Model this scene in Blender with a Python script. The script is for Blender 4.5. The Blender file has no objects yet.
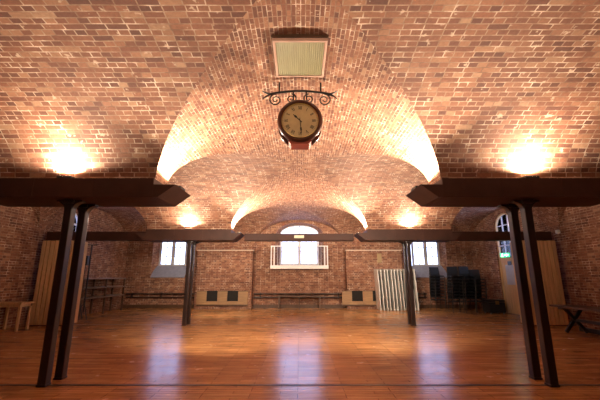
import bpy, bmesh, math, random
from mathutils import Vector, Matrix
from mathutils.geometry import tessellate_polygon
random.seed(7)
sc = bpy.context.scene
COL = sc.collection
R = math.radians
PI = math.pi

# ------------------------------------------------------------------ mesh helpers
class MB:
    def __init__(self): self.v = []; self.f = []; self.uv = []; self.sm = []
    def add(self, verts, faces, smooth=False, uvs=None):
        o = len(self.v); self.v += [tuple(p) for p in verts]
        for i, fc in enumerate(faces):
            self.f.append([o + k for k in fc]); self.sm.append(smooth)
            self.uv.append(uvs[i] if uvs else None)
    def box(self, x0, x1, y0, y1, z0, z1, bev=0.0, M=None):
        b = bev
        if b <= 0:
            vs = [Vector((x, y, z)) for z in (z0, z1) for y in (y0, y1) for x in (x0, x1)]
            fs = [(0,2,3,1),(4,5,7,6),(0,1,5,4),(2,6,7,3),(0,4,6,2),(1,3,7,5)]
        else:
            bm = bmesh.new()
            bmesh.ops.create_cube(bm, size=1)
            for q in bm.verts:
                q.co = Vector(((x0+x1)/2 + q.co.x*(x1-x0), (y0+y1)/2 + q.co.y*(y1-y0), (z0+z1)/2 + q.co.z*(z1-z0)))
            bmesh.ops.bevel(bm, geom=bm.edges[:], offset=b, segments=2, affect='EDGES', profile=.6)
            bm.verts.index_update()
            vs = [q.co.copy() for q in bm.verts]; fs = [[q.index for q in f.verts] for f in bm.faces]
            bm.free()
        if M: vs = [M @ q for q in vs]
        self.add(vs, fs)
        return self
    def prism(self, pts, axis, a0, a1, smooth=False):
        """polygon pts (2D) extruded along axis: 'y' -> pts are (x,z); 'x' -> (y,z); 'z' -> (x,y)"""
        def P(p, a):
            return {'y': (p[0], a, p[1]), 'x': (a, p[0], p[1]), 'z': (p[0], p[1], a)}[axis]
        n = len(pts)
        vs = [P(p, a0) for p in pts] + [P(p, a1) for p in pts]
        fs = [list(range(n)), list(range(2*n-1, n-1, -1))] + [[i, i+n, (i+1) % n + n, (i+1) % n] for i in range(n)]
        self.add(vs, fs, smooth); return self
    def tube(self, pts, r, n=8, closed=False, caps=True):
        pts = [Vector(p) for p in pts]; rings = []
        m = len(pts)
        rr = r if isinstance(r, (list, tuple)) else [r]*m
        up = None
        for i, p in enumerate(pts):
            if closed: t = pts[(i+1) % m] - pts[i-1]
            else: t = pts[min(i+1, m-1)] - pts[max(i-1, 0)]
            t.normalize()
            if up is None:
                up = Vector((0,0,1)) if abs(t.z) < .9 else Vector((1,0,0))
            s = t.cross(up); s.normalize(); up = s.cross(t); up.normalize()
            rings.append([p + rr[i]*(math.cos(2*PI*k/n)*s + math.sin(2*PI*k/n)*up) for k in range(n)])
        vs = [q for rg in rings for q in rg]; fs = []
        for i in range(m if closed else m-1):
            j = (i+1) % m
            for k in range(n):
                fs.append([i*n+k, i*n+(k+1) % n, j*n+(k+1) % n, j*n+k])
        self.add(vs, fs, True)
        if caps and not closed:
            self.add(rings[0], [list(range(n-1, -1, -1))]); self.add(rings[-1], [list(range(n))])
        return self
    def lathe(self, prof, n=32, M=None, caps=False):
        """prof (r, h) turned about z; M maps it into place"""
        vs = []; fs = []
        for (r, h) in prof:
            for k in range(n):
                a = 2*PI*k/n; q = Vector((r*math.cos(a), r*math.sin(a), h)); vs.append(M @ q if M else q)
        for i in range(len(prof)-1):
            for k in range(n):
                fs.append([i*n+k, i*n+(k+1) % n, (i+1)*n+(k+1) % n, (i+1)*n+k])
        if caps: fs += [list(range(n-1, -1, -1)), [(len(prof)-1)*n+k for k in range(n)]]
        self.add(vs, fs, True); return self
    def build(self, name, mat, parent=None, autosmooth=40):
        me = bpy.data.meshes.new(name); me.from_pydata(self.v, [], self.f); me.update()
        uvl = me.uv_layers.new(name='UVMap')
        for poly in me.polygons:
            u = self.uv[poly.index]; nrm = poly.normal
            for j, li in enumerate(poly.loop_indices):
                if u: uvl.data[li].uv = u[j]
                else:
                    co = me.vertices[me.loops[li].vertex_index].co
                    ax = max(range(3), key=lambda k: abs(nrm[k]))
                    uvl.data[li].uv = (co.y, co.z) if ax == 0 else (co.x, co.z) if ax == 1 else (co.x, co.y)
            poly.use_smooth = self.sm[poly.index]
        bm = bmesh.new(); bm.from_mesh(me)
        if not any(self.uv): bmesh.ops.recalc_face_normals(bm, faces=bm.faces[:])
        bm.to_mesh(me); bm.free()
        if any(self.sm):
            try: me.set_sharp_from_angle(angle=R(autosmooth))
            except Exception: pass
        me.materials.append(mat)
        o = bpy.data.objects.new(name, me); COL.objects.link(o)
        if parent: o.parent = parent
        return o

def tag(o, label=None, cat=None, group=None, kind=None):
    if label: o['label'] = label
    if cat: o['category'] = cat
    if group: o['group'] = group
    if kind: o['kind'] = kind
    return o
def empty(name, loc=(0,0,0), rz=0):
    o = bpy.data.objects.new(name, None); COL.objects.link(o); o.location = loc; o.rotation_euler.z = rz
    o.empty_display_size = .1
    return o
def copy_tree(o, parent=None):
    c = o.copy(); COL.objects.link(c)
    if parent: c.parent = parent
    for ch in list(o.children): copy_tree(ch, c)
    return c
ORD = ['first','second','third','fourth','fifth','sixth','seventh','eighth','ninth','tenth','eleventh','twelfth','thirteenth']

# ------------------------------------------------------------------ materials
def mat_new(name):
    m = bpy.data.materials.new(name); m.use_nodes = True
    nt = m.node_tree; nt.nodes.clear()
    out = nt.nodes.new('ShaderNodeOutputMaterial'); b = nt.nodes.new('ShaderNodeBsdfPrincipled')
    nt.links.new(b.outputs[0], out.inputs[0])
    return m, nt, b
def ramp(nt, fac, stops, interp='LINEAR'):
    r = nt.nodes.new('ShaderNodeValToRGB'); cr = r.color_ramp; cr.interpolation = interp
    while len(cr.elements) < len(stops): cr.elements.new(.5)
    for e, (p, c) in zip(cr.elements, stops):
        e.position = p; e.color = (*c, 1) if len(c) == 3 else c
    nt.links.new(fac, r.inputs[0]); return r.outputs[0]
def noise(nt, vec, scale, detail=4, rough=.6):
    n = nt.nodes.new('ShaderNodeTexNoise'); n.inputs['Scale'].default_value = scale
    n.inputs['Detail'].default_value = detail; n.inputs['Roughness'].default_value = rough
    if vec: nt.links.new(vec, n.inputs['Vector'])
    return n.outputs['Fac']
def mixc(nt, fac, a, b, mode='MIX'):
    m = nt.nodes.new('ShaderNodeMix'); m.data_type = 'RGBA'; m.blend_type = mode
    for s, v in ((0, fac), (6, a), (7, b)):
        if hasattr(v, 'is_linked') or hasattr(v, 'links'): nt.links.new(v, m.inputs[s])
        elif s == 0: m.inputs[0].default_value = v
        else: m.inputs[s].default_value = (*v, 1)
    return m.outputs[2]
def mathn(nt, op, a, b=None, c=None):
    m = nt.nodes.new('ShaderNodeMath'); m.operation = op
    for i, v in enumerate((a, b, c)):
        if v is None: continue
        if hasattr(v, 'links'): nt.links.new(v, m.inputs[i])
        else: m.inputs[i].default_value = v
    return m.outputs[0]
def g3(v): return (v, v, v)

def brick_mat(name, tint=(1,1,1), splotch=.60, bump=.5):
    m, nt, b = mat_new(name)
    uvn = nt.nodes.new('ShaderNodeUVMap'); uvn.uv_map = 'UVMap'
    uv = uvn.outputs[0]
    # slightly irregular courses
    nz = nt.nodes.new('ShaderNodeTexNoise'); nz.inputs['Scale'].default_value = 2.6; nz.inputs['Detail'].default_value = 3
    nt.links.new(uv, nz.inputs['Vector'])
    sub = nt.nodes.new('ShaderNodeVectorMath'); sub.operation = 'SUBTRACT'; sub.inputs[1].default_value = (.5,.5,.5)
    nt.links.new(nz.outputs['Color'], sub.inputs[0])
    scl = nt.nodes.new('ShaderNodeVectorMath'); scl.operation = 'SCALE'; scl.inputs['Scale'].default_value = .02
    nt.links.new(sub.outputs[0], scl.inputs[0])
    ad = nt.nodes.new('ShaderNodeVectorMath'); ad.operation = 'ADD'
    nt.links.new(uv, ad.inputs[0]); nt.links.new(scl.outputs[0], ad.inputs[1])
    br = nt.nodes.new('ShaderNodeTexBrick')
    br.inputs['Scale'].default_value = 1; br.inputs['Brick Width'].default_value = .235
    br.inputs['Row Height'].default_value = .077; br.inputs['Mortar Size'].default_value = .0075
    br.inputs['Mortar Smooth'].default_value = .15
    br.inputs['Color1'].default_value = (0,0,0,1); br.inputs['Color2'].default_value = (1,1,1,1); br.inputs['Mortar'].default_value = (.5,.5,.5,1)
    br.offset = .5; br.squash = .52; br.squash_frequency = 2
    nt.links.new(ad.outputs[0], br.inputs['Vector'])
    bricks = ramp(nt, br.outputs['Color'], [(0,(.135,.062,.047)), (.2,(.185,.083,.056)), (.5,(.235,.108,.068)), (.8,(.285,.138,.085)), (.94,(.33,.18,.11)), (1,(.38,.235,.15))])
    big = noise(nt, uv, .8, 4)
    bricks = mixc(nt, 1.0, bricks, ramp(nt, big, [(.3, g3(.8)), (.7, g3(1.18))]), 'MULTIPLY')
    fine = noise(nt, uv, 26, 3)
    bricks = mixc(nt, 1.0, bricks, ramp(nt, fine, [(.3, g3(.85)), (.7, g3(1.13))]), 'MULTIPLY')
    mn = noise(nt, uv, 3.5, 4)
    mortar = ramp(nt, mn, [(.34,(.20,.115,.078)), (.52,(.38,.265,.185)), (.66,(.70,.60,.48))])
    c = mixc(nt, br.outputs['Fac'], bricks, mortar)
    sp = noise(nt, uv, 7.0, 3, .55)
    spm = ramp(nt, sp, [(splotch, g3(0)), (splotch+.05, g3(.75))])
    c = mixc(nt, spm, c, (.62,.5,.38))
    c = mixc(nt, 1.0, c, tint, 'MULTIPLY')
    nt.links.new(c, b.inputs['Base Color'])
    b.inputs['Roughness'].default_value = .8; b.inputs['Specular IOR Level'].default_value = .25
    h = mathn(nt, 'MULTIPLY_ADD', br.outputs['Fac'], -1.0, mathn(nt, 'MULTIPLY', fine, .6))
    bp = nt.nodes.new('ShaderNodeBump'); bp.inputs['Strength'].default_value = bump; bp.inputs['Distance'].default_value = .012
    nt.links.new(h, bp.inputs['Height']); nt.links.new(bp.outputs[0], b.inputs['Normal'])
    return m

def floor_mat():
    m, nt, b = mat_new('varnished_strip_floor')
    tc = nt.nodes.new('ShaderNodeTexCoord'); v = tc.outputs['Object']
    br = nt.nodes.new('ShaderNodeTexBrick')
    br.inputs['Scale'].default_value = 1; br.inputs['Brick Width'].default_value = .62; br.inputs['Row Height'].default_value = .085
    br.inputs['Mortar Size'].default_value = .0025; br.offset = .37; br.offset_frequency = 3
    br.inputs['Color1'].default_value = (0,0,0,1); br.inputs['Color2'].default_value = (1,1,1,1); br.inputs['Mortar'].default_value = (.3,.3,.3,1)
    nt.links.new(v, br.inputs['Vector'])
    c = ramp(nt, br.outputs['Color'], [(0,(.44,.205,.075)), (.45,(.52,.25,.092)), (.8,(.58,.29,.115)), (1,(.64,.34,.15))])
    mp = nt.nodes.new('ShaderNodeMapping'); mp.inputs['Scale'].default_value = (3, 60, 1); nt.links.new(v, mp.inputs[0])
    gr = noise(nt, mp.outputs[0], 1.0, 5)
    c = mixc(nt, 1.0, c, ramp(nt, gr, [(.3, g3(.75)), (.7, g3(1.2))]), 'MULTIPLY')
    mp3 = nt.nodes.new('ShaderNodeMapping'); mp3.inputs['Scale'].default_value = (1.1, 7, 1); nt.links.new(v, mp3.inputs[0])
    c = mixc(nt, 1.0, c, ramp(nt, noise(nt, mp3.outputs[0], 1.0, 3), [(.35, (.72,.68,.64)), (.65, g3(1.18))]), 'MULTIPLY')
    wear = noise(nt, v, .55, 5)
    c = mixc(nt, 1.0, c, ramp(nt, wear, [(.35, (.82,.79,.77)), (.65, g3(1.12))]), 'MULTIPLY')
    c = mixc(nt, br.outputs['Fac'], c, (.07,.025,.01))
    nt.links.new(c, b.inputs['Base Color'])
    w2 = noise(nt, v, 2.2, 5)
    nt.links.new(ramp(nt, w2, [(.3, g3(.20)), (.7, g3(.28))]), b.inputs['Roughness'])
    b.inputs['Specular IOR Level'].default_value = .55
    mp2 = nt.nodes.new('ShaderNodeMapping'); mp2.inputs['Scale'].default_value = (1.2, 5, 1); nt.links.new(v, mp2.inputs[0])
    rowmix = mathn(nt, 'MULTIPLY', noise(nt, mp2.outputs[0], 1, 1), 1.0)
    h = mathn(nt, 'SUBTRACT', rowmix, mathn(nt, 'MULTIPLY', br.outputs['Fac'], .6))
    bp = nt.nodes.new('ShaderNodeBump'); bp.inputs['Strength'].default_value = .16; bp.inputs['Distance'].default_value = .006
    nt.links.new(h, bp.inputs['Height']); nt.links.new(bp.outputs[0], b.inputs['Normal'])
    return m

def plain(name, col, rough=.5, metal=0, var=.15, scale=8, spec=.5, grain=None):
    m, nt, b = mat_new(name)
    tc = nt.nodes.new('ShaderNodeTexCoord'); v = tc.outputs['Object']
    if grain:
        mp = nt.nodes.new('ShaderNodeMapping'); mp.inputs['Scale'].default_value = grain; nt.links.new(v, mp.inputs[0]); v = mp.outputs[0]
        n = noise(nt, v, 1, 4)
    else: n = noise(nt, v, scale, 4)
    c = ramp(nt, n, [(.3, tuple(x*(1-var) for x in col)), (.7, tuple(min(1, x*(1+var)) for x in col))])
    nt.links.new(c, b.inputs['Base Color'])
    b.inputs['Roughness'].default_value = rough; b.inputs['Metallic'].default_value = metal
    b.inputs['Specular IOR Level'].default_value = spec
    return m
def glow(name, col, s):
    m, nt, b = mat_new(name)
    b.inputs['Base Color'].default_value = (*col, 1); b.inputs['Emission Color'].default_value = (*col, 1); b.inputs['Emission Strength'].default_value = s
    return m
def glass_mat():
    m = bpy.data.materials.new('window_glass'); m.use_nodes = True; nt = m.node_tree; nt.nodes.clear()
    out = nt.nodes.new('ShaderNodeOutputMaterial'); mx = nt.nodes.new('ShaderNodeMixShader')
    t = nt.nodes.new('ShaderNodeBsdfTransparent'); g = nt.nodes.new('ShaderNodeBsdfGlossy')
    t.inputs[0].default_value = (.93,.95,.97,1); g.inputs['Roughness'].default_value = .03
    lw = nt.nodes.new('ShaderNodeFresnel'); lw.inputs[0].default_value = 1.3
    nt.links.new(lw.outputs[0], mx.inputs[0]); nt.links.new(t.outputs[0], mx.inputs[1]); nt.links.new(g.outputs[0], mx.inputs[2])
    nt.links.new(mx.outputs[0], out.inputs[0]); return m

M_VAULT = brick_mat('vault_brick', (1.06,.99,.95), .642)
M_WALL = brick_mat('wall_brick', (.95,.88,.85), .68)
M_FLOOR = floor_mat()
M_BEAM = plain('dark_brown_beam_paint', (.052,.023,.017), .55, var=.2, scale=3, spec=.25)
M_TIE = plain('red_brown_paint', (.042,.015,.010), .55, var=.2, scale=3, spec=.25)
M_POST = plain('dark_iron_paint', (.022,.010,.008), .35, var=.25, scale=5)
M_IRON = plain('wrought_iron', (.018,.015,.014), .45, .3, var=.2)
M_TAN = plain('tan_plank', (.60,.40,.21), .55, var=.22, grain=(26, 26, 1.2))
M_OAK = plain('pale_timber', (.30,.175,.08), .5, var=.25, grain=(2, 22, 22))
M_DARKWOOD = plain('dark_stained_wood', (.085,.042,.022), .38, var=.3, grain=(14, 2, 14))
M_SHELF = plain('lit_shelf_board', (.20,.14,.11), .3, var=.25, grain=(14, 2, 14))  # wood lightened to stand in for window light on the shelves
M_BLACK = plain('black_plastic', (.012,.012,.014), .38, var=.3)
M_BLACKSEAT = plain('black_upholstery', (.012,.013,.018), .45, var=.3, scale=30)
M_WHITE = plain('white_paint', (.80,.79,.77), .45, var=.05)
M_SASH = plain('painted_sash', (.52,.51,.54), .5, var=.06)
M_TABLE = plain('white_laminate', (.70,.67,.62), .35, var=.07)
M_GREY = plain('grey_steel', (.22,.22,.23), .4, .6, var=.15)
M_STONE = plain('pale_stone', (.62,.52,.42), .75, var=.15, scale=14)
M_SILL = plain('sky_tinted_sill', (.30,.32,.43), .3, var=.12)  # blue of the reflected sky put into the sill colour
M_MAHOG = plain('mahogany', (.075,.022,.013), .28, var=.35, grain=(5, 30, 5))
M_REDWOOD = plain('red_mahogany', (.27,.05,.026), .35, var=.25, grain=(5, 30, 5))
M_DIAL = plain('aged_cream_dial', (.50,.34,.16), .5, var=.12, scale=6)
M_INK = plain('black_dial_paint', (.03,.018,.012), .5)
M_BRASS = plain('brass', (.5,.33,.13), .3, .9)
M_PINK = plain('faded_pink_timber', (.50,.30,.22), .55, var=.15, grain=(3, 3, 3))
M_SLAT = plain('olive_louvre', (.34,.30,.15), .55, var=.12, grain=(20, 2, 2))
M_PAPER = plain('cream_paper', (.62,.56,.42), .7, var=.06)
M_GLASS = glass_mat()
M_OLDPAPER = plain('yellowed_paper', (.34,.24,.12), .7, var=.1)
M_GREEN = glow('lit_green_sign', (.03,.42,.14), 1.1)
M_SIGNWHITE = glow('lit_white_sign', (.85,1,.9), 1.6)
M_LENS = glow('lamp_lens', (1,.72,.45), 6)
M_BLUEGLASS = plain('pale_frosted_panel', (.42,.46,.56), .3, var=.08)
M_SHADE = plain('opening_shade', (.012,.01,.009), .9)  # near-black that paints the shade inside the vent openings

# ------------------------------------------------------------------ layout numbers (metres)
XW = 8.55                 # side walls
YB = 16.88                # back wall face
YR = -6.6                 # wall behind the camera
ZS, H = 2.90, 1.36        # springing and rise of the vaults
A1 = 2.26                 # half width of the middle vault
XS, A2 = 6.76, 1.79       # side vaults
PER = 5.88
YBEAM = [-6.42, -0.54, 5.34, 11.22, 17.10]
BH = 2.72                 # half span of the cross vaults
CROSS = [-3.48, 2.40, 8.28, 14.16]

# ------------------------------------------------------------------ ceiling: groin vaults
def build_ceiling():
    mb = MB()
    NT = 40
    # arc length of the half ellipse
    def arc(a, n=NT):
        pts = [(-a*math.cos(PI*i/n), ZS + H*math.sin(PI*i/n)) for i in range(n+1)]
        L = [0]
        for p, q in zip(pts, pts[1:]): L.append(L[-1] + math.dist(p, q))
        return pts, L
    # barrels running along y
    for xc, a in ((0, A1), (XS, A2), (-XS, A2)):
        pts, L = arc(a)
        ends = [YR - 1] + CROSS + [YB + .3]
        for k in range(len(ends)-1):
            c0, c1 = ends[k], ends[k+1]
            first, last = k == 0, k == len(ends)-2
            for i in range(NT):
                q = []
                for j in (i, i+1):
                    s = abs(math.cos(PI*j/NT))
                    y0 = c0 if first else c0 + BH*s
                    y1 = c1 if last else c1 - BH*s
                    y1 = max(y1, y0)
                    q.append((y0, y1))
                (ya0, ya1), (yb0, yb1) = q
                n = 6
                xa, za = pts[i]; xb, zb = pts[i+1]
                for t in range(n):
                    f0, f1 = t/n, (t+1)/n
                    P = [(xc+xa, ya0+(ya1-ya0)*f0, za), (xc+xa, ya0+(ya1-ya0)*f1, za), (xc+xb, yb0+(yb1-yb0)*f1, zb), (xc+xb, yb0+(yb1-yb0)*f0, zb)]
                    U = [(p[1]*1.5, L[i]*1.5) for p in P[:2]] + [(p[1]*1.5, L[i+1]*1.5) for p in P[2:]]
                    mb.add(P, [(0,1,2,3)], True, [U])
    # barrels running along x
    pts, L = arc(BH)
    for yc in CROSS:
        for i in range(NT):
            spans = []
            for j in (i, i+1):
                u = abs(math.cos(PI*j/NT))
                spans.append([(A1*u, XS - A2*u), (XS + A2*u, XW + .2 if u < .9999 else XW + .2)])
            (ya, za), (yb, zb) = pts[i], pts[i+1]
            for w in (0, 1):
                for sgn in (1, -1):
                    (a0, a1), (b0, b1) = spans[0][w], spans[1][w]
                    n = 6 if w == 0 else 1
                    for t in range(n):
                        f0, f1 = t/n, (t+1)/n
                        P = [(sgn*(a0+(a1-a0)*f0), yc+ya, za), (sgn*(a0+(a1-a0)*f1), yc+ya, za), (sgn*(b0+(b1-b0)*f1), yc+yb, zb), (sgn*(b0+(b1-b0)*f0), yc+yb, zb)]
                        if w == 1 and a1 < a0: P[1] = P[0]
                        U = [(p[0], L[i]) for p in P[:2]] + [(p[0], L[i+1]) for p in P[2:]]
                        mb.add(P, [(0,1,2,3)], True, [U])
    me_o = mb.build('ceiling', M_VAULT, autosmooth=180)
    # make every face look down
    bm = bmesh.new(); bm.from_mesh(me_o.data)
    bad = [f for f in bm.faces if f.calc_area() < 1e-7]
    bmesh.ops.delete(bm, geom=bad, context='FACES')
    for f in bm.faces:
        c = f.calc_center_median()
        xc = min((0, XS, -XS), key=lambda q: abs(c.x - q)); yc = min(CROSS, key=lambda q: abs(c.y - q))
        # pointing away from open space below: use the downward or inward side
        if abs(f.normal.x) > abs(f.normal.y): inward = Vector((xc - c.x, 0, -1.0))
        else: inward = Vector((0, yc - c.y, -1.0))
        if f.normal.dot(inward) < 0: f.normal_flip()
    bmesh.ops.remove_doubles(bm, verts=bm.verts[:], dist=1e-5)
    bm.to_mesh(me_o.data); bm.free()
    me_o.data.set_sharp_from_angle(angle=R(25))
    tag(me_o, kind='structure'); return me_o
build_ceiling()

# floor
fl = MB().box(-XW-.4, XW+.4, YR-.4, YB+.6, -.15, 0).build('floor', M_FLOOR); tag(fl, kind='structure')

# ------------------------------------------------------------------ walls with openings
def wall(name, outline, holes_front, holes_back, to3, depth):
    """outline/holes: 2D loops; to3(u, v, d) -> point; d = 0 at the room face, depth at the outer face"""
    mb = MB()
    for d, hs in ((0, holes_front), (depth, holes_back)):
        loops = [outline] + hs
        tri = tessellate_polygon([[Vector((u, v, 0)) for u, v in lp] for lp in loops])
        flat = [p for lp in loops for p in lp]
        mb.add([to3(u, v, d) for u, v in flat], [list(t) for t in tri])
    for lf, lb in list(zip(holes_front, holes_back)) + [(outline, outline)]:
        n = len(lf)
        mb.add([to3(u, v, 0) for u, v in lf] + [to3(u, v, depth) for u, v in lb], [[i, (i+1) % n, (i+1) % n + n, i+n] for i in range(n)])
    o = mb.build(name, M_WALL); tag(o, kind='structure'); return o
def arch(x0, x1, z0, zsp, ztop, n=14):
    c, a = (x0+x1)/2, (x1-x0)/2
    return [(x0, z0), (x1, z0)] + [(c + a*math.cos(PI*i/n), zsp + (ztop-zsp)*math.sin(PI*i/n)) for i in range(n+1)]
def rect(x0, x1, z0, z1): return [(x0, z0), (x1, z0), (x1, z1), (x0, z1)]
ZT = 4.75
WD = .55
back_f = [arch(-1.2, 1.2, 1.92, 3.5, 4.13)]; back_b = [arch(-.98, .98, 2.0, 3.62, 4.05)]
for s in (-1, 1):
    xs_f = sorted((s*5.5, s*7.28)); xs_b = sorted((s*5.72, s*7.1))
    back_f.append(rect(*xs_f, 1.45, 3.55)); back_b.append(rect(*xs_b, 1.98, 3.4))
wall('wall_back', rect(-XW-.3, XW+.3, -.1, ZT), back_f, back_b, lambda u, v, d: (u, YB+d, v), WD)
wall('wall_right', rect(YR-.3, YB+.3, -.1, ZT), [arch(13.4, 14.75, 0.0, 3.55, 4.1)], [arch(13.4, 14.75, 0.0, 3.55, 4.1)], lambda u, v, d: (XW+d, u, v), .5)
wall('wall_left', rect(YR-.3, YB+.3, -.1, ZT), [arch(12.3, 13.65, 2.2, 3.5, 4.05)], [arch(12.45, 13.5, 2.4, 3.5, 4.0)], lambda u, v, d: (-XW-d, u, v), .5)
wall('wall_rear', rect(-XW-.3, XW+.3, -.1, ZT), [], [], lambda u, v, d: (u, YR-d, v), .4)

# brick piers on the back wall
for i, s in enumerate((-1, 1)):
    x0, x1 = sorted((s*2.25, s*4.92))
    mb = MB().box(x0, x1, 16.42, YB+.02, 0, 2.68)
    o = mb.build('trim_%d' % (i+1), M_WALL); tag(o, kind='structure')
    ledge = MB().box(x0-.02, x1+.02, 16.38, YB+.02, 2.68, 2.73, .008).build('pier_ledge', M_STONE, o)
# floor joint strips under the two beam lines
for i, y in enumerate((5.2, 11.2)):
    o = MB().box(-8.4, 8.4, y-.035, y+.035, 0, .004).build('trim_%d' % (i+3), M_DARKWOOD); tag(o, kind='structure')
# dark skirting on the back wall
for i, (a, b_) in enumerate(((-8.5, -4.94), (-2.23, 2.23), (4.94, 8.5))):
    nm = ['baseboard_left', 'baseboard_back', 'baseboard_right'][i]
    o = MB().box(a, b_, YB-.03, YB+.01, 0, .16, .006).build(nm, M_DARKWOOD); tag(o, kind='structure')

# ------------------------------------------------------------------ windows
def bars(mb, x0, x1, z0, z1, y0, y1, w):
    mb.box(x0, x0+w, y0, y1, z0, z1); mb.box(x1-w, x1, y0, y1, z0, z1)
    mb.box(x0+w, x1-w, y0, y1, z0, z0+w); mb.box(x0+w, x1-w, y0, y1, z1-w, z1)
def side_window(n, x0, x1):
    root = empty('window_%d' % n, ((x0+x1)/2, YB+.45, 1.98)); tag(root, kind='structure')
    w = (x1-x0); mb = MB(); h = 3.4-1.98
    bars(mb, -w/2, w/2, 0, h, -.05, .05, .055)
    mb.box(-.045, .045, -.05, .05, .055, h-.055)
    fr = mb.build('window_frame', M_SASH, root)
    for sx in (-1, 1):
        a, b_ = sorted((sx*.045, sx*(w/2-.055)))
        m2 = MB(); bars(m2, a, b_, .055, h-.055, -.03, .03, .04)
        m2.box((a+b_)/2-.015, (a+b_)/2+.015, -.02, .02, .095, h-.095)
        for k in (1, 2):
            z = .055 + (h-.11)*k/3; m2.box(a+.04, b_-.04, -.0195, .0195, z-.015, z+.015)
        m2.build('casement', M_SASH, root)
    MB().box(-w/2+.05, w/2-.05, -.004, .004, .05, h-.05).build('glass', M_GLASS, root)
    # sloping sky-tinted sill
    sl = MB(); sl.prism([(-.62+.05, -.53+.005), (-.55, -.555), (-.02, -.02), (-.02, .012), (-.05, .02)], 'x', -w/2-.13, w/2+.13)
    sl.build('window_sill', M_SILL, root)
    return root
side_window(1, -7.1, -5.72); side_window(2, 5.72, 7.1)

def middle_window():
    root = empty('window_3', (0, YB+.45, 2.0)); tag(root, kind='structure')
    a, hs, ht = .98, 1.62, 2.05
    mb = MB()
    mb.box(-a, -a+.055, -.05, .05, 0, hs); mb.box(a-.055, a, -.05, .05, 0, hs)
    mb.box(-a+.055, a-.055, -.05, .05, 0, .07)
    mb.box(-a+.055, a-.055, -.055, .055, 1.24, 1.36)
    mb.box(-.04, .04, -.05, .05, .07, 1.24); mb.box(-.03, .03, -.05, .05, 1.36, ht-.03)
    n = 16
    for i in range(n):                                             # arched head
        t0, t1 = PI*i/n, PI*(i+1)/n
        def P(t, k): return ((a-k)*math.cos(t), hs + (ht-hs-k)*math.sin(t))
        quad = [P(t0, 0), P(t1, 0), P(t1, .055), P(t0, .055)]
        mb.prism(quad, 'y', -.05, .05)
    mb.build('window_frame', M_SASH, root)
    for sx in (-1, 1):
        lo, hi = sorted((sx*.04, sx*(a-.055)))
        m2 = MB(); bars(m2, lo, hi, .07, 1.24, -.03, .03, .04)
        for k in (1, 2): x = lo + (hi-lo)*k/3; m2.box(x-.022, x+.022, -.02, .02, .11, 1.20)
        z = .72; m2.box(lo+.04, hi-.04, -.0195, .0195, z-.015, z+.015)
        m2.build('casement', M_SASH, root)
        m3 = MB()
        for x in (sx*.33, sx*.64):
            top = hs + (ht-hs-.05)*math.sqrt(max(0, 1-(x/(a-.05))**2)); m3.box(x-.022, x+.022, -.02, .02, 1.36, top)
        m3.build('fanlight_bar', M_SASH, root)
    MB().prism([(-a+.03, .03), (a-.03, .03)] + [((a-.03)*math.cos(PI*i/n), hs + (ht-hs-.03)*math.sin(PI*i/n)) for i in range(n+1)], 'y', -.004, .004).build('glass', M_GLASS, root)
    MB().box(-1.2, 1.2, -.5, -.06, -.09, -.005, .01).build('window_sill', M_SILL, root)
middle_window()

def left_window():
    root = empty('window_4', (-XW-.4, 12.975, 2.4)); tag(root, kind='structure')
    a, hs, ht = .525, 1.1, 1.6; n = 12
    mb = MB()
    mb.box(-.05, .05, -a, -a+.05, 0, hs); mb.box(-.05, .05, a-.05, a, 0, hs); mb.box(-.05, .05, -a+.05, a-.05, 0, .06)
    mb.box(-.04, .04, -a+.05, a-.05, hs-.03, hs+.03)
    for y in (-.17, .17): mb.box(-.03, .03, y-.015, y+.015, .06, ht-.1)
    for i in range(n):
        t0, t1 = PI*i/n, PI*(i+1)/n
        P = lambda t, k: ((a-k)*math.cos(t), hs + (ht-hs-k)*math.sin(t))
        mb.prism([P(t0, 0), P(t1, 0), P(t1, .05), P(t0, .05)], 'x', -.05, .05)
    mb.build('window_frame', M_SASH, root)
    MB().prism([(-a+.03, .03), (a-.03, .03)] + [((a-.03)*math.cos(PI*i/n), hs + (ht-hs-.03)*math.sin(PI*i/n)) for i in range(n+1)], 'x', -.004, .004).build('glass', M_GLASS, root)
left_window()

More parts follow.
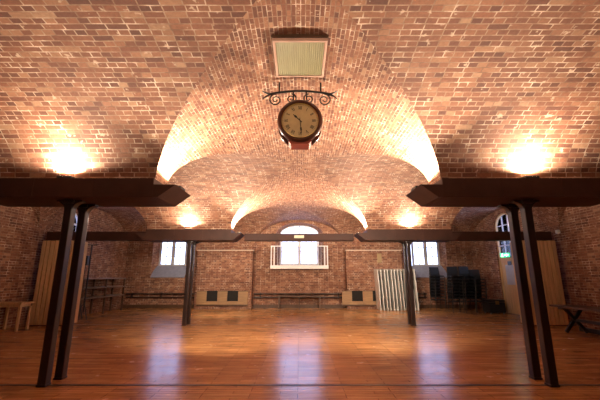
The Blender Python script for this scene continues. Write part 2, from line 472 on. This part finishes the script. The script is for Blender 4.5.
# door with tall arched overlight in the right wall
def door():
    root = empty('door_1', (XW+.12, 14.075, 0)); tag(root, kind='structure')
    a = .675; n = 14; hs, ht = 3.55, 4.1
    mb = MB()
    mb.box(-.06, .06, -a, -a+.07, 0, hs); mb.box(-.06, .06, a-.07, a, 0, hs); mb.box(-.07, .07, -a+.07, a-.07, 2.16, 2.28)
    for i in range(n):
        t0, t1 = PI*i/n, PI*(i+1)/n
        P = lambda t, k: ((a-k)*math.cos(t), hs + (ht-hs-k)*math.sin(t))
        mb.prism([P(t0, 0), P(t1, 0), P(t1, .06), P(t0, .06)], 'x', -.06, .06)
    mb.build('door_frame', M_TAN, root)
    ob = MB()
    for y in (-.2, .2): ob.box(-.03, .03, y-.016, y+.016, 2.28, ht-.12)
    for z in (2.75, 3.2, 3.6): ob.box(-.029, .029, -a+.07, a-.07, z-.016, z+.016)
    ob.build('overlight_bars', M_SASH, root)
    MB().prism([(-a+.05, 2.27), (a-.05, 2.27)] + [((a-.04)*math.cos(PI*i/n), hs + (ht-hs-.04)*math.sin(PI*i/n)) for i in range(n+1)], 'x', -.004, .004).build('overlight_glass', M_GLASS, root)
    lf = MB().box(-.025, .025, -a+.07, a-.07, .01, 2.16)
    for (y0, y1, z0, z1) in ((-.5, .5, .15, .85),):
        lf.box(-.04, -.02, y0, y1, z0, z1, .006)
    leaf = lf.build('door_leaf', M_TAN, root)
    MB().box(-.035, -.02, -.38, .32, 1.15, 1.95, .004).build('vision_panel', M_BLUEGLASS, leaf)
    MB().box(-.043, -.026, -.12, .12, 1.93, 2.09, .003).build('notice', M_BLACK, leaf)
    hd = MB(); hd.box(-.035, -.02, -.56, -.50, .98, 1.16, .004); hd.tube([(-.03,-.53,1.07), (-.08,-.53,1.07), (-.08,-.42,1.07)], .01)
    hd.build('handle', M_BRASS, leaf)
door()

# ------------------------------------------------------------------ posts
def corbel_pts(sx):
    pts = [(sx*.06, 2.655), (sx*.20, 2.655), (sx*.20, 2.635)]
    for i in range(9):
        t = PI/2*i/8; pts.append((sx*(.06 + .13*(1-math.sin(t))), 2.49 + .135*math.cos(t)))
    return pts
def make_post():
    root = empty('post')
    mb = MB().box(-.058, .058, -.058, .058, .02, 2.655, .012); mb.build('shaft', M_POST, root)
    MB().box(-.066, .066, -.066, .066, 0, .03, .008).build('foot_plate', M_POST, root)
    MB().box(-.085, .085, -.085, .085, 2.60, 2.658, .01).build('cap', M_POST, root)
    for s in (-1, 1):
        MB().prism(corbel_pts(s), 'y', -.05, .05).build('corbel', M_POST, root)
    return root
post0 = make_post(); first = True
def post(x, y, label):
    global first
    o = post0 if first else copy_tree(post0)
    first = False
    o.location = (x*3.56/3.5, y, 0); o.scale.z = 1 if y < 8 else .986; tag(o, label, 'post', 'dark square posts carrying the beams')
post(-3.5, 5.17, 'dark brown square post standing nearest on the left side, front one of its pair')
post(-3.5, 5.51, 'dark brown square post just behind the nearest post on the left side')
post(3.5, 5.17, 'dark brown square post standing nearest on the right side, front one of its pair')
post(3.5, 5.51, 'dark brown square post just behind the nearest post on the right side')
post(-3.5, 11.05, 'dark brown square post in the far row, left of the balcony window')
post(-3.5, 11.40, 'rear post hidden close behind the far left square post')
post(3.5, 11.05, 'dark brown square post in the far row, in front of the white folding tables')
post(3.5, 11.40, 'rear post hidden close behind the far right square post')

# ------------------------------------------------------------------ beams
def make_beam():
    root = empty('beam')
    mb = MB()
    mb.box(-1.375, 1.375, -.39, .36, 0, .30, .008)
    for x in (-.46, .46): mb.box(x-.012, x+.012, -.397, -.385, .004, .296)
    mb.build('beam_body', M_BEAM, root)
    for s in (-1, 1):
        e = MB(); e.prism([(s*1.37, .004), (s*1.45, .004), (s*1.71, .20), (s*1.37, .20)], 'y', -.385, .355)
        e.build('end_block', M_BEAM, root)
    return root
beam0 = make_beam(); bfirst = True
def beam(s, y, label):
    global bfirst
    o = beam0 if bfirst else copy_tree(beam0)
    bfirst = False
    o.location = (s*3.575, y, 2.66 if y < 8 else 2.62); o.scale.z = 1 if y < 8 else 1.17; tag(o, label, 'beam', 'dark brown beams across the posts', 'thing')
beam(-1, 5.34, 'wide dark brown beam across the nearest left pair of posts, with a pointed end')
beam(1, 5.34, 'wide dark brown beam across the nearest right pair of posts, with a pointed end')
beam(-1, 11.22, 'dark brown beam on the far post left of the balcony window')
beam(1, 11.22, 'dark brown beam on the far post in front of the folding tables')
beam(-1, -.54, 'dark brown beam behind the camera on the left')
beam(1, -.54, 'dark brown beam behind the camera on the right')
def tie(x0, x1, y, z0, z1, label):
    o = MB().box(x0, x1, y-.16, y+.16, z0, z1, .01).build('tie_beam', M_TIE); tag(o, label, 'beam', None, 'thing'); return o
tb = tie(-1.80, 1.80, 11.22, 2.63, 2.86, 'red brown tie beam spanning the middle bay in front of the arched window')
for s, w in ((-1, 'left'), (1, 'right')):
    tie(*sorted((s*5.02, s*8.3)), 11.22, 2.645, 2.93, 'brown tie beam from the far row to the boarded pier on the %s' % w)
nm = MB().box(-.16, .16, 11.045, 11.059, 2.71, 2.80, .003).build('name_plate', M_PAPER); tag(nm, 'small cream plate fixed to the middle of the tie beam', 'sign')

# boarded piers under the ends of the far beams
for s, w in ((-1, 'left wall beside the pale wooden table'), (1, 'right wall beside the long dark table')):
    root = empty('boarded_pier', (s*7.75, 11.25, 0)); tag(root, 'pier clad in tan upright boards by the ' + w, 'pier', 'board-clad piers', 'thing')
    MB().box(-.52, .52, -.28, .3, 0, 2.63).build('core', M_DARKWOOD, root)
    mb = MB(); n = 8
    for k in range(n):
        x = -.55 + 1.1*k/n
        mb.box(x+.011, x+1.1/n-.011, -.32, -.28, .03, 2.62 - .015*random.random(), .004)
    for sx in (-1, 1):
        for k in range(4):
            y = -.28 + .58*k/4; a, b_ = sorted((sx*.52, sx*.55)); mb.box(a, b_, y+.006, y+.139, .03, 2.62, .004)
    mb.build('board_cladding', M_TAN, root)

# ------------------------------------------------------------------ uplights
WARM = (1.0, .82, .62)
def make_uplight():
    root = empty('uplight')
    MB().box(-.11, .11, -.05, .05, 0, .045, .006).build('housing', M_BLACK, root)
    MB().box(-.095, .095, -.038, .038, .044, .047).build('lens', M_LENS, root)
    return root
up0 = make_uplight(); ufirst = True
def uplight(x, y, z, power, aim, label, rz=0, show=True, dz=.12, angle=178):
    global ufirst
    if show:
        o = up0 if ufirst else copy_tree(up0)
        ufirst = False
        o.location = (x, y, z); o.rotation_euler.z = rz; tag(o, label, 'lamp', 'uplights along the beams')
    l = bpy.data.lights.new('uplight_lamp', 'SPOT'); l.energy = power; l.color = WARM; l.spot_size = R(angle); l.spot_blend = .25; l.shadow_soft_size = .05
    lo = bpy.data.objects.new('uplight_lamp', l); COL.objects.link(lo); lo.location = (x, y, z+dz)
    lo.rotation_euler = Vector(aim).to_track_quat('-Z', 'Y').to_euler()
PW = 85
FILL = 220
for s, w in ((-1, 'left'), (1, 'right')):
    uplight(s*3.6, 5.02, 2.96, PW*.75, (0, -.3, 1), 'small black uplight on the front ledge of the nearest %s beam' % w)
    uplight(s*3.6, 10.90, 2.96, PW*.6, (0, -.3, 1), 'small black uplight on the front ledge of the far %s beam' % w)
    uplight(s*1.92, 5.30, 2.86, PW*(.95 if s < 0 else 1.45), (-s*.35, .1, 1), 'small black uplight on the inner end of the nearest %s beam' % w, PI/2)
    uplight(s*1.98, 11.15, 2.86, PW*1.5, (-s*.35, .1, 1), 'small black uplight on the inner end of the far %s beam' % w, PI/2)
    uplight(s*2.7, 5.64, 2.96, PW*.6, (0, .3, 1), 'unseen uplight added for fill on the back ledge of the nearest %s beam' % w)  # added out of sight as fill for the middle bay
    uplight(s*2.7, 11.52, 2.96, PW*.5, (0, .3, 1), 'unseen uplight added for fill on the back ledge of the far %s beam' % w)  # added out of sight to lift the last bay and back wall
    uplight(s*1.92, -.58, 2.86, PW*.6, (-s*.35, .1, 1), 'unseen uplight added for fill on the inner end of the %s beam behind the camera' % w, PI/2)  # unseen lamps added to light the vault nearest the camera

def fill_spot(x, y, z, power, aim, label, angle=100):
    """unseen fill spotlight added on the back face of a beam, turned towards the far end of the room"""
    root = empty('fill_spot', (x, y, z)); tag(root, label, 'lamp', 'added fill spotlights on the backs of the beams')
    q = Vector(aim).to_track_quat('Z', 'Y').to_matrix().to_4x4()
    MB().lathe([(.0,-.09), (.04,-.085), (.05,.0), (.046,.0), (.04,-.02), (.0,-.02)], 16, q).build('fill_spot_body', M_BLACK, root)
    MB().box(-.02, .02, -.13, -.05, -.02, .02, .004).build('clamp', M_BLACK, root)
    l = bpy.data.lights.new('fill_spot_lamp', 'SPOT'); l.energy = power; l.color = WARM; l.spot_size = R(angle); l.spot_blend = .8; l.shadow_soft_size = .12
    lo = bpy.data.objects.new('fill_spot_lamp', l); COL.objects.link(lo); lo.location = Vector((x, y, z)) + Vector(aim).normalized()*.03
    lo.rotation_euler = Vector(aim).to_track_quat('-Z', 'Y').to_euler()
for s, w in ((-1, 'left'), (1, 'right')):  # unseen spots added to brighten the floor and back wall
    fill_spot(s*2.2, 5.84, 2.74, FILL, (-s*.12, 1.0, -.42), 'unseen spotlight added for fill on the back face of the nearest %s beam' % w)
    fill_spot(s*3.2, 11.72, 2.72, FILL*.55, (0, 1.0, -.5), 'unseen spotlight added for fill on the back face of the far %s beam' % w)

# ------------------------------------------------------------------ clock on its bracket
def clock():
    root = empty('hanging_clock', (.03, 4.42, 3.59)); root.scale = (.95, .95, .95); tag(root, 'round mahogany double-sided clock hanging from a scrolled iron bracket', 'clock')
    toY = Matrix.Rotation(R(90), 4, 'X')          # lathe axis z -> -y (towards the viewer)
    MB().lathe([(.255,-.13), (.275,-.13), (.275,.13), (.255,.13)], 48, toY, True).build('drum', M_MAHOG, root)
    for sgn in (1, -1):
        T = toY if sgn == 1 else Matrix.Rotation(PI, 4, 'Z') @ toY
        bz = MB().lathe([(.258,.11), (.325,.112), (.332,.128), (.322,.155), (.30,.168), (.282,.16), (.272,.142), (.262,.138)], 56, T).build('bezel', M_MAHOG, root)
        MB().lathe([(.272,.138), (.268,.150), (.258,.152), (.256,.136)], 56, T).build('bezel_ring', M_BRASS, bz)
        dial = MB().lathe([(.0,.134), (.262,.134), (.262,.129), (.0,.129)], 48, T).build('dial', M_DIAL, root)
        # numerals
        nb = MB()
        def stroke(mm, ax, az, bx, bz_, w, dep=(.1345, .1365)):
            d = Vector((bx-ax, bz_-az)); L = d.length; d /= L; nn = Vector((-d.y, d.x))*w/2
            q = [(ax+nn.x, az+nn.y), (bx+nn.x, bz_+nn.y), (bx-nn.x, bz_-nn.y), (ax-nn.x, az-nn.y)]
            vs = [Vector((sgn*p[0], -sgn*e, p[1])) for e in dep for p in q]
            mm.add(vs, [(0,1,2,3),(7,6,5,4),(0,4,5,1),(1,5,6,2),(2,6,7,3),(3,7,4,0)])
        ROM = ['XII','I','II','III','IIII','V','VI','VII','VIII','IX','X','XI']
        for k, s in enumerate(ROM):
            ang = 2*PI*k/12; rad = Vector((math.sin(ang), math.cos(ang))); tan = Vector((rad.y, -rad.x))
            wd = {'I': .013, 'V': .03, 'X': .03}
            tot = sum(wd[c] for c in s); u = -tot/2
            r0, r1 = .175, .228
            for c in s:
                um = u + wd[c]/2; hw = wd[c]/2-.004
                def PT(uu, rr): return tan*uu + rad*rr
                if c == 'I': segs = [((um, r0), (um, r1), .007)]
                elif c == 'V': segs = [((um-hw, r1), (um, r0), .008), ((um+hw, r1), (um, r0), .004)]
                else: segs = [((um-hw, r1), (um+hw, r0), .008), ((um+hw, r1), (um-hw, r0), .004)]
                for (a, b_, w) in segs:
                    p, q = PT(*a), PT(*b_); stroke(nb, p.x, p.y, q.x, q.y, w)
                u += wd[c]
        for k in range(60):
            ang = 2*PI*k/60; r0 = .240; r1 = .252
            stroke(nb, r0*math.sin(ang), r0*math.cos(ang), r1*math.sin(ang), r1*math.cos(ang), .005 if k % 5 == 0 else .002)
        nb.build('numerals', M_INK, dial)
        def hand(nm, ang, L, w, e):
            hb = MB(); dx, dz = math.sin(ang), math.cos(ang)
            stroke(hb, -dx*.04, -dz*.04, dx*L, dz*L, w, (e, e+.003))
            stroke(hb, dx*L*.55, dz*L*.55, dx*L*.78, dz*L*.78, w*2.6, (e-.0005, e+.0035))
            hb.build(nm, M_INK, root)
        hand('hour_hand', 2*PI*(10.47/12), .135, .012, .139); hand('minute_hand', 2*PI*(29/60), .205, .009, .144)
    MB().prism([(-.15,-.235), (-.165,-.31), (-.13,-.352), (.13,-.352), (.165,-.31), (.15,-.235)], 'y', -.12, .12).build('bottom_box', M_REDWOOD, root)
    for x in (-.1, .1): MB().tube([(x, 0, .25), (x, 0, .54)], .011).build('hanger_rod', M_IRON, root)
clock()
def bracket():
    root = empty('clock_bracket', (.03, 4.42, 4.08)); tag(root, 'black wrought iron bracket with scrolls under the vault above the clock', 'bracket')
    N = 24
    bar = MB(); bar.tube([(-.44 + .88*i/N, 0, .035 - .05*((-.44 + .88*i/N)/.44)**2) for i in range(N+1)], .017, 8)
    bar.build('cross_bar', M_IRON, root)
    for s in (-1, 1):
        t = MB()
        t.tube([(s*.42, 0, -.013), (s*.48, 0, .0), (s*.545, 0, .035)], [.016, .013, .007], 8)
        t.tube([(s*.42, 0, -.013), (s*.48, 0, -.045), (s*.535, 0, -.085)], [.016, .012, .006], 8)
        t.build('forked_end', M_IRON, root)
    for x, r, d in ((-.35, .095, 1), (-.125, .078, -1), (.125, .078, 1), (.35, .095, -1)):
        pts = []
        for i in range(44):
            a = i/43; th = PI/2 + d*a*2*PI*1.75; rr = r*(1 - .82*a)
            pts.append((x + rr*math.cos(th), 0, -.01 - r + rr*math.sin(th)))
        MB().tube(pts, [.011 - .004*i/43 for i in range(44)], 7).build('scroll', M_IRON, root)
    for x in (-.3, .3):
        z = .035 - .05*(x/.44)**2
        MB().tube([(x, 0, z), (x, 0, .175)], .012, 8).build('ceiling_rod', M_IRON, root)
bracket()

# ------------------------------------------------------------------ louvred panel on the crown of the vault
def vent():
    root = empty('ceiling_vent', (.03, 3.80, 4.19)); tag(root, 'square olive louvred grille in a pinkish frame on the vault crown above the clock', 'vent')
    w, l = .325, .37
    mb = MB()
    mb.box(-w, w, -l, -l+.03, -.012, .03, .005); mb.box(-w, w, l-.03, l, -.012, .03, .005)
    mb.box(-w, -w+.03, -l+.03, l-.03, -.012, .03, .005); mb.box(w-.03, w, -l+.03, l-.03, -.012, .03, .005)
    mb.build('frame', M_PINK, root)
    MB().box(-w-.01, w+.01, -l-.012, l-.02, .03, .08).build('backing_box', M_DARKWOOD, root)
    g = MB(); n = 22
    for k in range(n):
        x = -w+.035 + (2*w-.07)*(k+.5)/n
        Mx = Matrix.Translation((x, 0, 0)) @ Matrix.Rotation(R(28), 4, 'Y')
        g.box(-.0105, .0105, -l+.028, l-.028, -.0025, .0025, 0, Mx)
    g.build('louvre', M_SLAT, root)
    MB().box(-w+.03, w-.03, -l+.03, l-.03, .018, .028).build('mesh_back', M_SLAT, root)
vent()

# ------------------------------------------------------------------ balcony rail at the middle window
def balcony():
    y = YB-.3
    root = empty('window_balcony', (0, YB, 1.83)); tag(root, 'white balcony box with thin rails below the arched middle window', 'balcony')
    MB().box(-1.4, 1.4, -.42, 0, 0, .17, .012).build('deck', M_WHITE, root)
    for x in (-1.36, -1.22, 1.22, 1.36):
        MB().box(x-.028, x+.028, -.40, -.345, .17, 1.08, .006).build('rail_post', M_WHITE, root)
    MB().box(-1.4, 1.4, -.405, -.34, 1.06, 1.11, .008).build('top_rail', M_WHITE, root)
    for s in (-1, 1):
        a, b_ = sorted((s*1.4, s*1.345)); MB().box(a, b_, -.34, 0, 1.06, 1.11, .006).build('side_rail', M_WHITE, root)
    for k in range(15):
        x = -1.05 + 2.1*k/14
        MB().tube([(x, -.3725, .165), (x, -.3725, 1.07)], .009, 6).build('baluster', M_WHITE, root)
balcony()

# ------------------------------------------------------------------ low dark bench below the balcony
def low_bench():
    root = empty('low_bench', (0, 16.55, 0)); tag(root, 'low dark wooden bench against the wall under the white balcony', 'bench')
    MB().box(-1.02, 1.02, -.2, .2, .53, .59, .008).build('seat', M_DARKWOOD, root)
    for x in (-.96, 0, .96):
        mb = MB(); mb.box(x-.03, x+.03, -.18, -.12, 0, .53, .004); mb.box(x-.03, x+.03, .12, .18, 0, .53, .004); mb.box(x-.028, x+.028, -.12, .12, .1, .15)
        mb.build('leg', M_DARKWOOD, root)
low_bench()

# pipes along the back wall
def pipes(x0, x1, label):
    root = empty('heating_pipe', ((x0+x1)/2, YB-.12, 0)); tag(root, label, 'pipe', 'heating pipes along the back wall')
    w = (x1-x0)/2
    for z in (.50, .66): MB().tube([(-w, 0, z), (w, 0, z)], .035, 10).build('pipe', M_POST, root)
    for k in range(3):
        x = -w*.85 + 1.7*w*k/2
        MB().box(x-.02, x+.02, -.02, .12, .44, .72).build('pipe_bracket', M_POST, root)
pipes(-8.3, -4.98, 'pair of dark heating pipes along the wall under the left back window')
pipes(-2.2, 2.2, 'pair of dark heating pipes along the wall behind the low bench')
pipes(4.98, 6.1, 'pair of dark heating pipes on the wall behind the upright folding tables')

# timber vent boxes on the piers
def vent_box(x, label):
    root = empty('timber_vent_box', (x, 16.42, .20)); tag(root, label, 'vent', 'timber vent boxes on the brick piers')
    w = 1.2
    MB().box(-w, w, -.03, 0, 0, .62).build('shade_sheet', M_SHADE, root)  # flat black sheet standing in for shade between the blocks
    MB().box(-w, w, -.09, 0, -.06, 0, .006).build('bottom_board', M_DARKWOOD, root)
    for k in (-1, 0, 1):
        c = k*(w-.23)
        MB().box(c-.23, c+.23, -.085, -.0, .001, .60, .008).build('timber_block', M_OAK, root)
    for k in (-1, 1):
        MB().box(k*.485-.25, k*.485+.25, -.07, -.03, .0, .15).build('infill_board', M_OAK, root)
vent_box(-3.6, 'three pale timber blocks with dark vents at the foot of the left pier')
vent_box(3.2, 'row of three pale timber blocks with dark vents on the pier beside the folding tables')
o = MB().box(3.74, 3.95, 16.405, 16.419, 2.12, 2.56, .002).build('notice', M_OLDPAPER); tag(o, 'yellowed paper notice high on the brick pier above the folding tables', 'notice')

# ------------------------------------------------------------------ folding tables standing on edge
def make_table():
    root = empty('folding_table')
    MB().box(-.022, .022, -.36, .36, .0, 1.80, .012).build('tabletop', M_TABLE, root)
    MB().box(.022, .05, -.30, .30, .08, 1.72).build('apron_frame', M_BLACK, root)
    for z in (.3, 1.5):
        mb = MB(); y0 = -.28
        mb.tube([(.066, -.27, z-.2), (.066, -.27, z+.2), (.066, .27, z+.2), (.066, .27, z-.2)], .014, 7)
        mb.build('leg', M_BLACK, root)
    return root
t0 = make_table()
NTB = 12
for k in range(NTB):
    o = t0 if k == 0 else copy_tree(t0)
    o.location = (3.62 + k*.152, 15.98 - .01*(k % 3), .006); o.rotation_euler = (0, R(-2.2 - .12*(k % 4)), R((-1)**k*.8))
    tag(o, 'white folding table stood upright on its end, %s from the left in the row' % ORD[k], 'table', 'folding tables stood on end by the pier')

# ------------------------------------------------------------------ stacked black chairs
def make_chair():
    root = empty('stacking_chair')
    st = MB(); st.box(-.22, .22, -.21, .21, .43, .465, .014); st.build('seat', M_BLACKSEAT, root)
    bk = MB(); n = 6
    Mb = Matrix.Translation((0, .23, .66)) @ Matrix.Rotation(R(-10), 4, 'X')
    bk.box(-.21, .21, -.014, .014, -.14, .19, .012, Mb); bk.build('backrest', M_BLACKSEAT, root)
    for s in (-1, 1):
        MB().tube([(s*.225, -.24, 0), (s*.225, -.215, .42)], .011, 7).build('leg', M_IRON, root)
        MB().tube([(s*.235, .26, 0), (s*.23, .205, .43), (s*.225, .225, .56), (s*.215, .27, .84)], .011, 7).build('leg', M_IRON, root)
        MB().tube([(s*.225, -.215, .42), (s*.228, .205, .425)], .011, 7).build('seat_rail', M_IRON, root)
    return root
c0 = make_chair(); cf = True
for (x, y, rz, n, where) in ((6.30, 15.95, 0.1, 9, 'the stack under the right back window'), (6.66, 14.95, -.06, 9, 'the tall stack left of two close together'), (7.15, 14.9, .05, 9, 'the tall stack right of two close together'), (7.64, 15.0, -.05, 8, 'the stack beside the black case')):
    for k in range(n):
        o = c0 if cf else copy_tree(c0)
        cf = False
        o.location = (x, y - .02*k, .132*k); o.rotation_euler.z = rz
        pos = 'lowest' if k == 0 else 'topmost' if k == n-1 else ORD[k] + ' from the floor'
        tag(o, 'black stacking chair, %s in %s' % (pos, where), 'chair', 'black chairs stacked by the right wall')

# black flight case
def case():
    root = empty('flight_case', (7.98, 14.45, 0)); tag(root, 'low black equipment case on the floor between stacked chairs and door', 'case')
    MB().box(-.32, .32, -.28, .28, .06, .46, .015).build('body', M_BLACK, root)
    MB().box(-.325, .325, -.285, .285, .47, .56, .015).build('lid', M_BLACK, root)
    MB().box(-.07, .07, -.30, -.283, .38, .5, .004).build('latch', M_BRASS, root)
    for x in (-.26, .26):
        for y in (-.22, .22): MB().lathe([(.0,-.02), (.032,-.02), (.032,.02), (.0,.02)], 12, Matrix.Translation((x, y, .032)) @ Matrix.Rotation(R(90), 4, 'Y')).build('castor', M_GREY, root)
case()

# exit sign over the door
def exit_sign():
    root = empty('exit_sign', (XW-.14, 13.95, 2.33)); tag(root, 'small lit green exit sign above the tan door', 'sign')
    root.rotation_euler.z = R(28)
    MB().box(.012, .06, -.21, .21, -.10, .10, .006).build('housing', M_BLACK, root)
    MB().box(-.0, .013, -.19, .19, -.085, .085, .003).build('panel', M_GREEN, root)
    # faces -x ; picture-right is -y
    mb = MB()
    mb.prism([(.015,.01), (-.06,.01), (-.06,.05), (-.15,0), (-.06,-.05), (-.06,-.01), (.015,-.01)], 'x', -.003, .001)
    mb.build('arrow', M_SIGNWHITE, root)
    p = MB()
    p.lathe([(.0,-.002), (.014,-.002), (.014,.001), (.0,.001)], 12, Matrix.Translation((-.001, .10, .055)) @ Matrix.Rotation(R(90), 4, 'Y'))
    for a, b_, w in (((.10,.04),(.11,-.01),.022), ((.11,-.01),(.08,-.035),.012), ((.08,-.035),(.085,-.07),.011), ((.11,-.01),(.14,-.04),.012), ((.14,-.04),(.165,-.035),.010), ((.10,.03),(.07,.012),.009), ((.10,.03),(.135,.015),.009)):
        d = Vector((b_[0]-a[0], b_[1]-a[1])); d.normalize(); nn = Vector((-d.y, d.x))*w/2
        p.prism([(a[0]+nn.x, a[1]+nn.y), (b_[0]+nn.x, b_[1]+nn.y), (b_[0]-nn.x, b_[1]-nn.y), (a[0]-nn.x, a[1]-nn.y)], 'x', -.003, .001)
    p.build('running_figure', M_SIGNWHITE, root)
exit_sign()

# small white sensor on the right wall
o = MB().box(XW-.09, XW, 10.98, 11.10, 2.86, 2.98, .02).build('wall_sensor', M_WHITE); tag(o, 'small white sensor on the right brick wall near the boarded pier', 'sensor')

# ------------------------------------------------------------------ tables at the sides
def long_table():
    root = empty('trestle_table', (7.5, 8.55, 0)); tag(root, 'long dark wooden trestle table along the right wall by the boarded pier', 'table')
    mb = MB()
    for k in range(4): mb.box(-.4 + .2*k + .003, -.2 + .2*k - .003, -1.45, 1.45, .66, .705, .006)
    mb.build('tabletop', M_DARKWOOD, root)
    for y in (-1.1, 1.1):
        for s in (-1, 1):
            Mx = Matrix.Translation((0, y + s*.03, .33)) @ Matrix.Rotation(s*R(40), 4, 'Y')
            MB().box(-.04, .04, -.028, .028, -.405, .405, .006, Mx).build('leg', M_BLACK, root)
        MB().box(-.36, .36, y-.07, y+.07, .61, .66, .004).build('cross_bearer', M_DARKWOOD, root)
    MB().box(-.035, .035, -1.03, 1.03, .30, .37, .006).build('stretcher', M_BLACK, root)
    MB().box(.30, .38, -1.4, 1.4, .01, .12, .006).build('foot_rail', M_BLACK, root)
long_table()
def small_table():
    root = empty('side_table', (-8.14, 10.1, 0)); tag(root, 'pale wooden table at the left wall beside the boarded pier', 'table')
    MB().box(-.40, .36, -.24, .24, .72, .77, .006).build('tabletop', M_TAN, root)
    MB().box(-.36, .30, -.19, .19, .64, .72, .004).build('apron', M_TAN, root)
    for x in (-.36, .30):
        for y in (-.19, .19): MB().box(x-.03, x+.03, y-.03, y+.03, 0, .65, .006).build('leg', M_TAN, root)
small_table()

# shelf rack on the left wall
def rack():
    root = empty('low_shelving', (-8.2, 14.3, 0)); tag(root, 'dark three-tier wooden shelving along the left wall behind the stands', 'shelving')
    for z in (.70, 1.07, 1.42):
        MB().box(-.3, .3, -1.55, 1.5, z-.055, z, .008).build('shelf', M_SHELF, root)
    for y in (-1.5, 0, 1.45):
        mb = MB(); mb.box(.22, .28, y-.03, y+.03, 0, 1.42, .004); mb.box(-.28, -.22, y-.03, y+.03, 0, 1.42, .004)
        mb.build('upright', M_DARKWOOD, root)
rack()

# black stands
def stand(x, y, h, label, bar):
    root = empty('tripod_stand', (x, y, 0)); tag(root, label, 'stand', 'black tripod stands by the shelving')
    MB().tube([(0,0,.25), (0,0,h)], [.027, .022], 8).build('pole', M_BLACK, root)
    MB().lathe([(.0,.55), (.03,.55), (.03,.66), (.0,.66)], 10).build('collar', M_BLACK, root)
    for k in range(3):
        a = R(90 + 120*k)
        MB().tube([(0,0,.6), (.26*math.cos(a), .26*math.sin(a), .012)], .012, 6).build('leg', M_BLACK, root)
    if bar:
        MB().tube([(-.2,0,h-.01), (.2,0,h-.01)], .014, 8).build('cross_bar', M_BLACK, root)
    else:
        MB().box(-.11, .11, -.1, .1, h-.32, h+.02, .03).build('lamp_head', M_BLACK, root)
stand(-7.58, 12.4, 2.62, 'tall black tripod stand with a short crossbar beside the left shelving', True)
stand(-7.80, 12.5, 2.2, 'black tripod stand with a dark lamp head beside the taller stand', False)

# ------------------------------------------------------------------ daylight: overcast sky seen through the windows, with portals
wd = bpy.data.worlds.new('overcast_sky'); sc.world = wd; wd.use_nodes = True
bg = wd.node_tree.nodes['Background']; bg.inputs[0].default_value = (.48,.58,1.0,1); bg.inputs[1].default_value = 1.75
def portal(loc, w, h, d):
    l = bpy.data.lights.new('sky_portal', 'AREA'); l.shape = 'RECTANGLE'; l.size = w; l.size_y = h
    l.cycles.is_portal = True
    o = bpy.data.objects.new('sky_portal', l); COL.objects.link(o); o.location = loc
    o.rotation_euler = Vector(d).to_track_quat('-Z', 'Z').to_euler()
portal((-6.41, YB+.56, 2.69), 1.4, 1.45, (0,-1,0)); portal((6.41, YB+.56, 2.69), 1.4, 1.45, (0,-1,0))
portal((0, YB+.56, 3.03), 1.98, 2.1, (0,-1,0))
portal((XW+.51, 14.075, 3.15), 1.36, 1.95, (-1,0,0)); portal((-XW-.51, 12.975, 3.2), 1.06, 1.65, (1,0,0))

# ------------------------------------------------------------------ camera
cam = bpy.data.cameras.new('camera'); co = bpy.data.objects.new('camera', cam); COL.objects.link(co)
co.location = (.03, 0, 1.5); co.rotation_euler = (R(90+12.7), 0, 0)
cam.sensor_width = 36; cam.lens = 36*337/600; cam.clip_start = .05
sc.camera = co
sc.view_settings.view_transform = 'Standard'; sc.view_settings.look = 'None'; sc.view_settings.gamma = 1; sc.view_settings.use_curve_mapping = False
sc.view_settings.exposure = 2.1
sc.cycles.use_denoising = True
sc.cycles.max_bounces = 10; sc.cycles.diffuse_bounces = 6; sc.cycles.sample_clamp_indirect = 6
